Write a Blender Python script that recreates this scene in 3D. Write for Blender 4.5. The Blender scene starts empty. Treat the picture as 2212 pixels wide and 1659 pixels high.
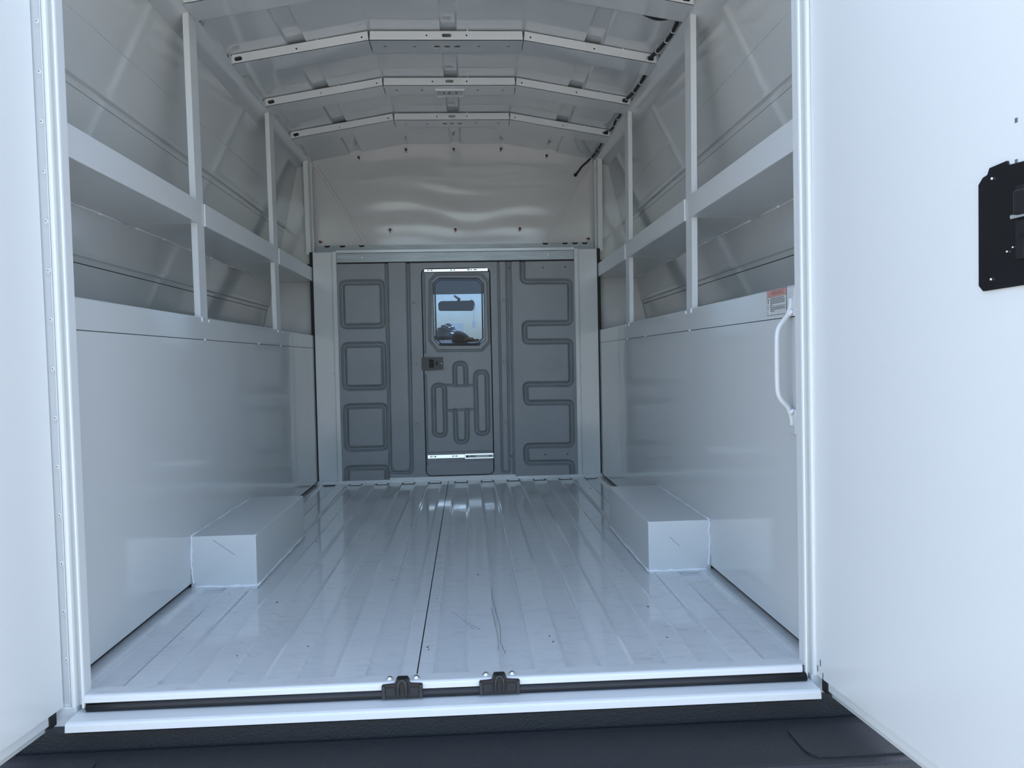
import bpy, bmesh, math, random
import numpy as np
from mathutils import Vector, Matrix
from mathutils.geometry import tessellate_polygon

random.seed(4)
rng = np.random.default_rng(4)
scene = bpy.context.scene
COL = scene.collection

# ------------------------------------------------------------------ camera
CAM = Vector((0.0465, -1.5373, 0.5896))
yaw, pitch, roll, FPX = 0.0546, -0.0310, -0.0211, 1718.6
fw = Vector((math.sin(yaw) * math.cos(pitch), math.cos(yaw) * math.cos(pitch), math.sin(pitch)))
rt = Vector((math.cos(yaw), -math.sin(yaw), 0))
up = rt.cross(fw)
r2 = math.cos(roll) * rt + math.sin(roll) * up
u2 = -math.sin(roll) * rt + math.cos(roll) * up
cd = bpy.data.cameras.new('camera')
cam = bpy.data.objects.new('camera', cd)
COL.objects.link(cam)
m = Matrix((r2, u2, -fw)).transposed().to_4x4()
m.translation = CAM
cam.matrix_world = m
cd.sensor_fit = 'HORIZONTAL'
cd.sensor_width = 36.0
cd.lens = FPX / 2212 * 36.0
cd.clip_start = 0.02
scene.camera = cam

# ------------------------------------------------------------------ light
SUN_EL, SUN_AZ = math.radians(60), math.radians(12)      # azimuth measured from the truck's nose (+Y) towards +X
w = bpy.data.worlds.new('sky')
scene.world = w
w.use_nodes = True
nt = w.node_tree
nt.nodes.clear()
sky = nt.nodes.new('ShaderNodeTexSky')
sky.sky_type = 'NISHITA'
sky.sun_disc = False
sky.sun_elevation = SUN_EL
sky.sun_rotation = SUN_AZ
sky.air_density = 1.0
sky.dust_density = 2.8
sky.ozone_density = 1.0
bg = nt.nodes.new('ShaderNodeBackground')
bg.inputs['Strength'].default_value = 0.2
wo = nt.nodes.new('ShaderNodeOutputWorld')
nt.links.new(sky.outputs[0], bg.inputs[0])
nt.links.new(bg.outputs[0], wo.inputs[0])
sl = bpy.data.lights.new('sun', 'SUN')
sl.energy = 3.4
sl.angle = math.radians(1.0)
sl.color = (1.0, 0.95, 0.88)
so = bpy.data.objects.new('sun', sl)
COL.objects.link(so)
sd = Vector((math.sin(SUN_AZ) * math.cos(SUN_EL), math.cos(SUN_AZ) * math.cos(SUN_EL), math.sin(SUN_EL)))
so.rotation_euler = sd.to_track_quat('Z', 'Y').to_euler()
so.location = (3, 12, 10)

scene.view_settings.view_transform = 'Standard'
scene.view_settings.look = 'None'
scene.view_settings.gamma = 1.0
scene.view_settings.use_curve_mapping = False
scene.view_settings.exposure = 1.88
scene.cycles.max_bounces = 12
scene.cycles.diffuse_bounces = 8
scene.cycles.glossy_bounces = 6
scene.cycles.transparent_max_bounces = 8
scene.cycles.sample_clamp_indirect = 4.0
scene.cycles.use_denoising = True

# ------------------------------------------------------------------ materials
def principled(name, color, rough=0.4, metal=0.0, spec=0.5, coat=0.0, coat_rough=0.05):
    mt = bpy.data.materials.new(name)
    mt.use_nodes = True
    b = mt.node_tree.nodes['Principled BSDF']
    b.inputs['Base Color'].default_value = (*color, 1)
    b.inputs['Roughness'].default_value = rough
    b.inputs['Metallic'].default_value = metal
    b.inputs['Specular IOR Level'].default_value = spec
    b.inputs['Coat Weight'].default_value = coat
    b.inputs['Coat Roughness'].default_value = coat_rough
    return mt, b

def noise(t, scale, detail=2.0, rough=0.5, stretch=None, dist=0.0):
    tc = t.nodes.new('ShaderNodeTexCoord')
    mp = t.nodes.new('ShaderNodeMapping')
    if stretch:
        mp.inputs['Scale'].default_value = stretch
    n = t.nodes.new('ShaderNodeTexNoise')
    n.inputs['Scale'].default_value = scale
    n.inputs['Detail'].default_value = detail
    n.inputs['Roughness'].default_value = rough
    n.inputs['Distortion'].default_value = dist
    t.links.new(tc.outputs['Object'], mp.inputs['Vector'])
    t.links.new(mp.outputs['Vector'], n.inputs['Vector'])
    return n

def ramp(t, src, p0, p1, c0, c1):
    r = t.nodes.new('ShaderNodeValToRGB')
    r.color_ramp.elements[0].position = p0
    r.color_ramp.elements[1].position = p1
    r.color_ramp.elements[0].color = (*c0, 1) if len(c0) == 3 else c0
    r.color_ramp.elements[1].color = (*c1, 1) if len(c1) == 3 else c1
    t.links.new(src, r.inputs[0])
    return r

def bump(t, b, src, strength, dist, prev=None):
    n = t.nodes.new('ShaderNodeBump')
    n.inputs['Strength'].default_value = strength
    n.inputs['Distance'].default_value = dist
    t.links.new(src, n.inputs['Height'])
    if prev:
        t.links.new(prev.outputs[0], n.inputs['Normal'])
    t.links.new(n.outputs[0], b.inputs['Normal'])
    return n

def paint(name, color, rough=0.16, wav=2.0, wstr=0.25, wdist=0.02, grain=0.015):
    mt, b = principled(name, color, rough, 0.0, 0.85)
    t = mt.node_tree
    n1 = noise(t, wav, 1.0, 0.4)
    b1 = bump(t, b, n1.outputs['Fac'], wstr, wdist)
    n2 = noise(t, 260, 2.0)
    bump(t, b, n2.outputs['Fac'], grain, 0.001, b1)
    return mt

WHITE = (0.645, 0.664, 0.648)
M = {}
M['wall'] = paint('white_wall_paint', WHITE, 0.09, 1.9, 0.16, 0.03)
M['upper'] = paint('white_paint_shade_upper', (0.600, 0.618, 0.604), 0.085, 2.2, 0.05, 0.02)  # same white paint, darkened to put the shade of the upper sides in
M['roof'] = paint('white_paint_shade_roof', (0.600, 0.618, 0.604), 0.07, 2.0, 0.03, 0.02)  # same white again, shade under the roof put into the colour
M['trim'] = paint('white_trim_paint', WHITE, 0.16, 3.0, 0.03, 0.01)
M['matte'] = paint('white_satin_paint', (0.69, 0.705, 0.69), 0.30, 3.0, 0.03, 0.01)
M['door'] = paint('white_door_paint', (0.72, 0.738, 0.715), 0.30, 1.2, 0.05, 0.02)
M['hinge'] = paint('hinge_strip_paint', (0.50, 0.52, 0.52), 0.3, 3.0, 0.02, 0.01)
M['cream'] = paint('offwhite_bulkhead_paint', (0.60, 0.60, 0.575), 0.14, 3.0, 0.02, 0.01)

def floor_paint():
    mt, b = principled('white_floor_paint_scuffed', WHITE, 0.16, 0.0, 0.85)
    t = mt.node_tree
    n1 = noise(t, 9.0, 6.0, 0.65, (1.6, 4.5, 1), 0.6)          # broad foot-worn smudges
    r1 = ramp(t, n1.outputs['Fac'], 0.50, 0.74, (0, 0, 0), (1, 1, 1))
    n2 = noise(t, 60.0, 3.0, 0.6, (0.7, 3.2, 1), 1.5)           # short scuff strokes across the ribs
    r2_ = ramp(t, n2.outputs['Fac'], 0.56, 0.63, (0, 0, 0), (1, 1, 1))
    mu = t.nodes.new('ShaderNodeMath'); mu.operation = 'MULTIPLY'
    t.links.new(r1.outputs[0], mu.inputs[0]); t.links.new(r2_.outputs[0], mu.inputs[1])
    m2 = t.nodes.new('ShaderNodeMath'); m2.operation = 'MULTIPLY_ADD'
    t.links.new(r1.outputs[0], m2.inputs[0]); m2.inputs[1].default_value = 0.16
    m3 = t.nodes.new('ShaderNodeMath'); m3.operation = 'MULTIPLY'; m3.inputs[1].default_value = 0.62
    t.links.new(mu.outputs[0], m3.inputs[0]); t.links.new(m3.outputs[0], m2.inputs[2])
    mix = t.nodes.new('ShaderNodeMix'); mix.data_type = 'RGBA'
    mix.inputs['A'].default_value = (*WHITE, 1); mix.inputs['B'].default_value = (0.30, 0.295, 0.28, 1)
    t.links.new(m2.outputs[0], mix.inputs['Factor'])
    t.links.new(mix.outputs['Result'], b.inputs['Base Color'])
    rr = t.nodes.new('ShaderNodeMath'); rr.operation = 'MULTIPLY_ADD'
    rr.inputs[1].default_value = 0.35; rr.inputs[2].default_value = 0.075
    t.links.new(m2.outputs[0], rr.inputs[0]); t.links.new(rr.outputs[0], b.inputs['Roughness'])
    n4 = noise(t, 4.0, 2.0, 0.5)
    b1 = bump(t, b, n4.outputs['Fac'], 0.10, 0.012)
    n5 = noise(t, 45.0, 3.0, 0.5)
    bump(t, b, n5.outputs['Fac'], 0.05, 0.002, b1)
    return mt
M['floor'] = floor_paint()

def grey_plastic():
    mt, b = principled('grey_textured_plastic', (0.215, 0.228, 0.235), 0.42, 0, 0.5)
    t = mt.node_tree
    n = noise(t, 7.0, 5.0, 0.6)
    r = ramp(t, n.outputs['Fac'], 0.35, 0.75, (0.295, 0.315, 0.318), (0.262, 0.28, 0.285))
    t.links.new(r.outputs[0], b.inputs['Base Color'])
    n2 = noise(t, 600, 2.0)
    bump(t, b, n2.outputs['Fac'], 0.12, 0.001)
    return mt
M['grey'] = grey_plastic()

def galv():
    mt, b = principled('galvanised_steel', (0.30, 0.33, 0.34), 0.40, 0.7)
    t = mt.node_tree
    n = noise(t, 30, 4.0, 0.6, (0.3, 1, 2))
    r = ramp(t, n.outputs['Fac'], 0.3, 0.75, (0.24, 0.265, 0.27), (0.33, 0.36, 0.365))
    t.links.new(r.outputs[0], b.inputs['Base Color'])
    return mt
M['galv'] = galv()
M['zinc'] = principled('bright_zinc_steel', (0.86, 0.89, 0.91), 0.22, 0.9)[0]
M['bolt'] = principled('bright_bolt_steel', (0.78, 0.79, 0.76), 0.35, 0.1)[0]
M['darkbolt'] = principled('dark_bolt_head', (0.09, 0.085, 0.07), 0.45, 0.5)[0]
M['red'] = principled('red_paint_mark', (0.42, 0.03, 0.03), 0.5)[0]
M['black'] = principled('black_plastic', (0.010, 0.010, 0.011), 0.42)[0]
M['loom'] = principled('black_wire_loom', (0.012, 0.012, 0.013), 0.6)[0]
M['dark'] = principled('dark_cavity_steel', (0.03, 0.03, 0.03), 0.8)[0]
M['seam'] = principled('dark_seam_sealer', (0.05, 0.05, 0.05), 0.7)[0]
M['latch'] = principled('charcoal_latch_plastic', (0.025, 0.027, 0.029), 0.4)[0]
M['caulk'] = principled('white_sealant', (0.84, 0.85, 0.87), 0.3)[0]
M['tie'] = principled('white_nylon_tie', (0.75, 0.75, 0.75), 0.4)[0]
M['plate'] = principled('black_gloss_latch_plate', (0.008, 0.008, 0.009), 0.25)[0]
M['chrome'] = principled('chrome', (0.8, 0.82, 0.84), 0.12, 1.0)[0]
M['label_pale'] = principled('label_pale_grey', (0.60, 0.62, 0.58), 0.35)[0]
M['label_red'] = principled('label_faded_red', (0.60, 0.33, 0.28), 0.35)[0]
M['label_ink'] = principled('label_grey_ink', (0.16, 0.16, 0.16), 0.5)[0]
M['label_ink2'] = principled('label_header_ink', (0.36, 0.20, 0.17), 0.5)[0]
M['led'] = principled('led_chip', (0.6, 0.6, 0.5), 0.3)[0]
M['lens_white'] = principled('lamp_lens', (0.62, 0.64, 0.66), 0.12)[0]
M['headliner'] = principled('pale_headliner', (0.62, 0.64, 0.68), 0.8)[0]
M['cabdark'] = principled('dark_cab_trim', (0.03, 0.03, 0.033), 0.6)[0]
M['cap'] = principled('black_cloth', (0.012, 0.012, 0.013), 0.85)[0]
M['orange'] = principled('orange_strap', (0.55, 0.18, 0.07), 0.6)[0]
M['paper'] = principled('white_card', (0.85, 0.85, 0.83), 0.6)[0]
M['card'] = bpy.data.materials.new('backlit_white_card')
M['card'].use_nodes = True
_t = M['card'].node_tree; _t.nodes.clear()
_o = _t.nodes.new('ShaderNodeOutputMaterial'); _m = _t.nodes.new('ShaderNodeMixShader'); _m.inputs[0].default_value = 0.75
_d = _t.nodes.new('ShaderNodeBsdfDiffuse'); _d.inputs[0].default_value = (0.9, 0.9, 0.88, 1)
_l = _t.nodes.new('ShaderNodeBsdfTranslucent'); _l.inputs[0].default_value = (0.95, 0.95, 0.93, 1)
_t.links.new(_d.outputs[0], _m.inputs[1]); _t.links.new(_l.outputs[0], _m.inputs[2]); _t.links.new(_m.outputs[0], _o.inputs[0])
M['bag'] = principled('grey_plastic_film', (0.40, 0.40, 0.36), 0.35)[0]
M['mirror_back'] = principled('mirror_housing', (0.06, 0.07, 0.085), 0.5)[0]

def bumper_mat():
    mt, b = principled('black_textured_bumper', (0.022, 0.023, 0.025), 0.55)
    n = noise(mt.node_tree, 220, 2.0)
    bump(mt.node_tree, b, n.outputs['Fac'], 0.5, 0.002)
    return mt
M['bumper'] = bumper_mat()

def concrete():
    mt, b = principled('pale_concrete', (0.38, 0.365, 0.34), 0.85)
    t = mt.node_tree
    n = noise(t, 1.3, 8.0, 0.65)
    r = ramp(t, n.outputs['Fac'], 0.3, 0.75, (0.27, 0.26, 0.24), (0.38, 0.365, 0.34))
    t.links.new(r.outputs[0], b.inputs['Base Color'])
    n2 = noise(t, 90, 3.0)
    bump(t, b, n2.outputs['Fac'], 0.4, 0.004)
    return mt
M['ground'] = concrete()

def glass(name, tint, refl):
    mt = bpy.data.materials.new(name)
    mt.use_nodes = True
    t = mt.node_tree
    t.nodes.clear()
    o = t.nodes.new('ShaderNodeOutputMaterial')
    tr = t.nodes.new('ShaderNodeBsdfTransparent'); tr.inputs[0].default_value = (*tint, 1)
    gl = t.nodes.new('ShaderNodeBsdfGlossy'); gl.inputs['Roughness'].default_value = 0.02
    lw = t.nodes.new('ShaderNodeLayerWeight'); lw.inputs['Blend'].default_value = 0.5
    pw = t.nodes.new('ShaderNodeMath'); pw.operation = 'POWER'; pw.inputs[1].default_value = 4.0
    t.links.new(lw.outputs['Facing'], pw.inputs[0])
    fr = t.nodes.new('ShaderNodeMath'); fr.operation = 'MULTIPLY_ADD'; fr.inputs[1].default_value = 0.8; fr.inputs[2].default_value = refl
    t.links.new(pw.outputs[0], fr.inputs[0])
    mx = t.nodes.new('ShaderNodeMixShader')
    t.links.new(fr.outputs[0], mx.inputs[0]); t.links.new(tr.outputs[0], mx.inputs[1]); t.links.new(gl.outputs[0], mx.inputs[2])
    t.links.new(mx.outputs[0], o.inputs[0])
    return mt
M['glass'] = glass('window_glass', (0.35, 0.42, 0.52), 0.02)  # dark tint put in to dim the sky seen through the pane
M['windshield'] = glass('windshield_glass', (0.80, 0.85, 0.88), 0.03)
M['lens'] = glass('clear_lens', (0.9, 0.92, 0.92), 0.04)

# ------------------------------------------------------------------ helpers
WL = {}
def wloc(o):
    return WL.get(o.name, Vector((0, 0, 0)))

def reg(o, parent=None, loc=(0, 0, 0)):
    loc = Vector(loc)
    COL.objects.link(o)
    if parent is not None:
        o.parent = parent
        o.location = loc - wloc(parent)
    else:
        o.location = loc
    WL[o.name] = loc
    return o

def tag(o, label=None, cat=None, group=None, kind=None):
    if label: o['label'] = label
    if cat: o['category'] = cat
    if group: o['group'] = group
    if kind: o['kind'] = kind
    return o

def thing(name, label, cat, loc=(0, 0, 0), group=None, kind=None):
    o = bpy.data.objects.new(name, None)
    o.empty_display_size = 0.05
    reg(o, None, loc)
    return tag(o, label, cat, group, kind)

def mk(name, verts, faces, mat, parent=None, loc=(0, 0, 0), smooth=False, recalc=True):
    me = bpy.data.meshes.new(name)
    me.from_pydata([tuple(v) for v in verts], [], [tuple(f) for f in faces])
    if recalc:
        bm = bmesh.new(); bm.from_mesh(me)
        bmesh.ops.recalc_face_normals(bm, faces=bm.faces)
        bm.to_mesh(me); bm.free()
    if smooth:
        me.polygons.foreach_set('use_smooth', [True] * len(me.polygons))
    me.materials.append(M[mat] if isinstance(mat, str) else mat)
    return reg(bpy.data.objects.new(name, me), parent, loc)

def share(name, src, parent, loc):
    o = bpy.data.objects.new(name, src.data)
    return reg(o, parent, loc)

def boxvf(x0, x1, y0, y1, z0, z1):
    v = [(x, y, z) for x in (x0, x1) for y in (y0, y1) for z in (z0, z1)]
    f = [(0, 1, 3, 2), (4, 6, 7, 5), (0, 4, 5, 1), (2, 3, 7, 6), (0, 2, 6, 4), (1, 5, 7, 3)]
    return v, f

def bevelled(o, width, seg=2):
    bm = bmesh.new(); bm.from_mesh(o.data)
    bmesh.ops.bevel(bm, geom=bm.edges[:], offset=width, segments=seg, affect='EDGES', profile=0.5)
    bmesh.ops.recalc_face_normals(bm, faces=bm.faces)
    bm.to_mesh(o.data); bm.free()
    return o

def box(name, x0, x1, y0, y1, z0, z1, mat, parent=None, bev=0.0, seg=2):
    x0, x1 = sorted((x0, x1)); y0, y1 = sorted((y0, y1)); z0, z1 = sorted((z0, z1))
    v, f = boxvf(x0, x1, y0, y1, z0, z1)
    o = mk(name, v, f, mat, parent)
    if bev: bevelled(o, bev, seg)
    return o

def prism(name, poly, axis, a, b, mat, parent=None, smooth=False, loc=(0, 0, 0)):
    """closed 2-D polygon swept along an axis; poly in the two other axes in xyz order"""
    def P(p, t):
        if axis == 'x': return (t, p[0], p[1])
        if axis == 'y': return (p[0], t, p[1])
        return (p[0], p[1], t)
    n = len(poly)
    v = [P(p, a) for p in poly] + [P(p, b) for p in poly]
    f = [(i, (i + 1) % n, n + (i + 1) % n, n + i) for i in range(n)]
    tri = tessellate_polygon([[Vector((p[0], p[1], 0)) for p in poly]])
    for t in tri:
        f.append(tuple(t)); f.append(tuple(n + i for i in reversed(t)))
    return mk(name, v, f, mat, parent, loc, smooth)

def strip(pts, dx, dz):
    """open polyline -> closed polygon with a constant offset"""
    return list(pts) + [(p[0] + dx, p[1] + dz) for p in reversed(pts)]

def tube(name, pts, r, mat, parent=None, seg=10, closed=False, caps=True):
    pts = [Vector(p) for p in pts]
    n = len(pts)
    v, f = [], []
    prev = None
    for i, p in enumerate(pts):
        if closed:
            tg = (pts[(i + 1) % n] - pts[i - 1]).normalized()
        else:
            tg = (pts[min(i + 1, n - 1)] - pts[max(i - 1, 0)]).normalized()
        if prev is None:
            a = Vector((0, 0, 1)) if abs(tg.z) < 0.9 else Vector((1, 0, 0))
            nx = tg.cross(a).normalized()
        else:
            nx = (prev - tg * prev.dot(tg)).normalized()
        prev = nx
        ny = tg.cross(nx)
        rr = r[i] if isinstance(r, (list, tuple)) else r
        for k in range(seg):
            a = 2 * math.pi * k / seg
            v.append(p + nx * math.cos(a) * rr + ny * math.sin(a) * rr)
    m_ = n if closed else n - 1
    for i in range(m_):
        for k in range(seg):
            f.append((i * seg + k, i * seg + (k + 1) % seg, ((i + 1) % n) * seg + (k + 1) % seg, ((i + 1) % n) * seg + k))
    if caps and not closed:
        f.append(tuple(range(seg))); f.append(tuple((n - 1) * seg + k for k in range(seg)))
    return mk(name, v, f, mat, parent, smooth=True)

def smoothpath(pts, k=6):
    pts = [Vector(p) for p in pts]
    out = []
    n = len(pts)
    for i in range(n - 1):
        p0, p1, p2, p3 = pts[max(i - 1, 0)], pts[i], pts[i + 1], pts[min(i + 2, n - 1)]
        for j in range(k):
            t = j / k
            out.append(0.5 * ((2 * p1) + (-p0 + p2) * t + (2 * p0 - 5 * p1 + 4 * p2 - p3) * t * t + (-p0 + 3 * p1 - 3 * p2 + p3) * t ** 3))
    out.append(pts[-1])
    return out

def slot2d(cx, cy, w_, h_, n=8, ang=0.0):
    """stadium outline"""
    r = min(w_, h_) / 2
    pts = []
    ex, ey = max(w_ / 2 - r, 0), max(h_ / 2 - r, 0)
    for k in range(2 * n):
        a = math.pi * (2 * k + 1) / (2 * n) - math.pi / 2 if False else 2 * math.pi * k / (2 * n)
        sx = ex if math.cos(a) >= 0 else -ex
        sy = ey if math.sin(a) >= 0 else -ey
        if w_ == h_: sx = sy = 0
        x, y = sx + r * math.cos(a), sy + r * math.sin(a)
        pts.append((cx + x * math.cos(ang) - y * math.sin(ang), cy + x * math.sin(ang) + y * math.cos(ang)))
    return pts

def holed(name, outer, holes, fn, mat, parent=None):
    """flat sheet with real holes; fn(p, k) maps a 2-D point to the k-th face (0 front, 1 back)"""
    loops = [outer] + holes
    tri = tessellate_polygon([[Vector((p[0], p[1], 0)) for p in l] for l in loops])
    flat = [p for l in loops for p in l]
    n = len(flat)
    v = [fn(p, 0) for p in flat] + [fn(p, 1) for p in flat]
    f = [tuple(t) for t in tri] + [tuple(n + i for i in reversed(t)) for t in tri]
    s = 0
    for l in loops:
        k = len(l)
        for i in range(k):
            f.append((s + i, s + (i + 1) % k, n + s + (i + 1) % k, n + s + i))
        s += k
    return mk(name, v, f, mat, parent)

def lathe_y(name, prof, mat, parent, loc, seg=14):
    """profile (r, y) turned about the Y axis; y grows towards -Y (towards the doorway)"""
    v, f = [], []
    for r, h in prof:
        for k in range(seg):
            a = 2 * math.pi * k / seg
            v.append((r * math.cos(a), -h, r * math.sin(a)))
    for i in range(len(prof) - 1):
        for k in range(seg):
            f.append((i * seg + k, i * seg + (k + 1) % seg, (i + 1) * seg + (k + 1) % seg, (i + 1) * seg + k))
    f.append(tuple(range(seg))); f.append(tuple((len(prof) - 1) * seg + k for k in range(seg)))
    return mk(name, v, f, mat, parent, loc)

def seg_dist(X, Z, a, b):
    ax, az = a; bx, bz = b
    dx, dz = bx - ax, bz - az
    t = np.clip(((X - ax) * dx + (Z - az) * dz) / (dx * dx + dz * dz + 1e-12), 0, 1)
    return np.hypot(X - ax - t * dx, Z - az - t * dz)

def poly_dist(X, Z, pts, closed=False):
    d = np.full(X.shape, 9.0)
    n = len(pts)
    for i in range(n if closed else n - 1):
        d = np.minimum(d, seg_dist(X, Z, pts[i], pts[(i + 1) % n]))
    return d

def fillet(pts, r, closed=False, k=5):
    n = len(pts)
    out = []
    for i in range(n):
        if not closed and i in (0, n - 1):
            out.append(pts[i]); continue
        p0, p1, p2 = Vector(pts[i - 1]), Vector(pts[i]), Vector(pts[(i + 1) % n])
        a = (p0 - p1); b = (p2 - p1)
        rr = min(r, a.length * 0.45, b.length * 0.45)
        A = p1 + a.normalized() * rr; B = p1 + b.normalized() * rr
        for j in range(k + 1):
            t = j / k
            q = A * (1 - t) ** 2 + p1 * 2 * t * (1 - t) + B * t * t
            out.append((q.x, q.y))
    return out

def groove(d, hw, depth):
    t = np.clip(d / hw, 0, 1)
    return depth * (1 - t ** 1.25)

def heightfield(name, x0, x1, z0, z1, step, fn, Y, mat, parent, keep=None):
    nx = max(2, int(round((x1 - x0) / step)) + 1); nz = max(2, int(round((z1 - z0) / step)) + 1)
    X, Z = np.meshgrid(np.linspace(x0, x1, nx), np.linspace(z0, z1, nz), indexing='ij')
    H = fn(X, Z)
    co = np.stack([X, Y + H, Z], -1).reshape(-1, 3)
    idx = np.arange(nx * nz).reshape(nx, nz)
    q = np.stack([idx[:-1, :-1], idx[1:, :-1], idx[1:, 1:], idx[:-1, 1:]], -1).reshape(-1, 4)
    if keep is not None:
        c = co[q].mean(1)
        q = q[keep(c[:, 0], c[:, 2])]
    used = np.unique(q)
    remap = -np.ones(nx * nz, int); remap[used] = np.arange(len(used))
    me = bpy.data.meshes.new(name)
    q = remap[q]
    me.vertices.add(len(used)); me.vertices.foreach_set('co', co[used].ravel())
    me.loops.add(q.size); me.loops.foreach_set('vertex_index', q.ravel())
    me.polygons.add(len(q)); me.polygons.foreach_set('loop_start', np.arange(0, q.size, 4)); me.polygons.foreach_set('loop_total', np.full(len(q), 4))
    me.update(calc_edges=True)
    me.polygons.foreach_set('use_smooth', np.ones(len(q), bool))
    me.materials.append(M[mat])
    return reg(bpy.data.objects.new(name, me), parent)

def inpoly(pts):
    def f(x, z):
        x = np.asarray(x); z = np.asarray(z)
        c = np.zeros(x.shape, bool)
        n = len(pts)
        for i in range(n):
            x1, z1 = pts[i]; x2, z2 = pts[(i + 1) % n]
            cond = ((z1 > z) != (z2 > z)) & (x < (x2 - x1) * (z - z1) / (z2 - z1 + 1e-12) + x1)
            c ^= cond
        return c
    return f

L = 2.3835            # depth of the lower bulkhead
YB = 2.53             # depth of the upper bulkhead panel
W = 0.70              # half width between the aisle walls
SIDE = {-1: 'left', 1: 'right'}

# ------------------------------------------------------------------ floor
fl = box('floor', -0.735, 0.735, -0.045, 2.40, -0.05, -0.016, 'dark')
tag(fl, 'ribbed white painted steel floor of the truck body', 'floor', kind='structure')
edges = [0.032 + 0.064 * k for k in range(-11, 11)]
def floor_profile(x0, x1):
    pts = []
    hs = 0.0062
    def level(x):
        k = int(math.floor((x - 0.032) / 0.064))
        return 0.0 if k % 2 == 0 else -0.0085
    pts.append((x0, level(x0)))
    for e in edges:
        if x0 + hs < e < x1 - hs:
            pts.append((e - hs, level(e - 0.02))); pts.append((e - hs * 0.2, (level(e - .02) * 3 + level(e + .02)) / 4 if False else level(e - .02) * .8 + level(e + .02) * .2))
            pts.append((e + hs * 0.2, level(e - .02) * .2 + level(e + .02) * .8)); pts.append((e + hs, level(e + 0.02)))
    pts.append((x1, level(x1)))
    return pts
for (a, b) in ((-0.722, -0.0642), (-0.0618, 0.722)):
    prism('floor_sheet', strip(floor_profile(a, b), 0, -0.003), 'y', -0.046, 2.372, 'floor', fl)
# flat lip in front of the ribs, its rolled nose (skylight put into a lighter paint), and the sill below
lip = [(-0.047, 0.0012), (-0.076, 0.0010), (-0.0815, -0.0004), (-0.0838, -0.0035), (-0.0838, -0.0125), (-0.081, -0.0140), (-0.079, -0.0125), (-0.079, -0.005), (-0.077, -0.003), (-0.047, -0.002)]
t_ = prism('threshold_lip', [(-0.047, 0.0012), (-0.0755, 0.0010), (-0.0755, -0.003), (-0.047, -0.002)], 'x', -0.657, 0.664, 'floor', fl)
prism('lip_nose', [(-0.0755, 0.0010), (-0.0800, 0.0006), (-0.0830, -0.0012), (-0.0842, -0.0040), (-0.0842, -0.0120), (-0.081, -0.0140), (-0.079, -0.0125), (-0.079, -0.005), (-0.0755, -0.003)], 'x', -0.657, 0.664, 'door', fl)
tag(t_, 'rolled white lip along the rear edge of the floor')
prism('lip_corner', [(0.648, -0.047), (0.70, -0.030), (0.70, -0.047), (0.664, -0.080)], 'z', -0.002, 0.001, 'floor', fl)
prism('lip_corner', [(-0.648, -0.047), (-0.70, -0.030), (-0.70, -0.047), (-0.657, -0.080)], 'z', -0.002, 0.001, 'floor', fl)
sill = [(-0.046, -0.014), (-0.060, -0.030), (-0.117, -0.0312), (-0.1215, -0.033), (-0.1235, -0.0365), (-0.1245, -0.047), (-0.046, -0.060)]
ts = prism('trim_1', sill, 'x', -0.672, 0.682, 'door')
tag(ts, 'white painted sill step below the floor edge', 'sill', kind='structure')
box('sill_apron', -0.90, 0.90, -0.108, -0.050, -0.35, -0.056, 'bumper', ts)
for s in (-1, 1):
    box('sill_corner', s * 0.684 if s > 0 else -0.674, s * 0.74, -0.0765, -0.050, -0.062, -0.022, 'door', ts, 0.002)
rs = tube('rubber_seal', [(-0.655, -0.075, -0.0235), (-0.6, -0.076, -0.0225), (-0.4, -0.0775, -0.0215), (-0.1, -0.078, -0.0215), (0.2, -0.078, -0.0220), (0.5, -0.078, -0.0225), (0.672, -0.078, -0.0230)], 0.0090, 'black')
tag(rs, 'black rubber door seal running under the floor lip', 'seal')

def floor_mark(name, pts, r=0.0006):
    tube(name, [(x, y, 0.0006) for x, y in pts], r, 'seam', fl, 5)
floor_mark('scratch', [(0.095, 0.50), (0.093, 0.42), (0.099, 0.30), (0.104, 0.20), (0.101, 0.10), (0.108, 0.04)], 0.00045)
floor_mark('scratch', [(0.088, 0.34), (0.094, 0.22), (0.098, 0.11), (0.094, 0.06)], 0.00035)
floor_mark('scratch', [(-0.005, 0.32), (0.022, 0.255), (0.045, 0.19)], 0.00025)
floor_mark('scratch', [(0.026, 0.25), (0.060, 0.185)], 0.00025)
for k in range(46):
    x, y = random.uniform(-0.62, 0.62), random.uniform(0.0, 2.1)
    if abs(x) > 0.5 and 0.58 < y < 1.25: continue
    if (math.floor((x - 0.032) / 0.064)) % 2: x += 0.064
    if abs((x - 0.064) / 0.128 - round((x - 0.064) / 0.128)) > 0.18: continue
    floor_mark('grit_speck', [(x, y), (x + random.uniform(-.004, .004), y + random.uniform(0.0015, .006))], random.uniform(0.0005, 0.0012))

# base trim at the foot of the bulkhead
for k, (a, b, h, y) in enumerate(((-0.70, 0.70, 0.013, 2.366), (-0.350, 0.268, 0.0215, 2.370))):
    o = box('trim_%d' % (k + 2), a, b, y, 2.40, -0.004, h, 'trim', None, 0.0015)
    tag(o, ['long low white strip along the foot of the bulkhead', 'raised white threshold strip below the sliding door'][k], 'trim', kind='structure')
for e in edges[::2]:
    if abs(e) < 0.66:
        box('corrugation_end', e + 0.006, e + 0.058, 2.352, 2.372, -0.0065, 0.0035, 'trim', bpy.data.objects['trim_2'], 0.002)

# ------------------------------------------------------------------ side walls
def outer_x(z):
    return 0.952 - 0.233 * (z - 0.79)

def lean(z):
    return 0.7015 + 0.008 * max(0.0, z - 0.72)

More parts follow.
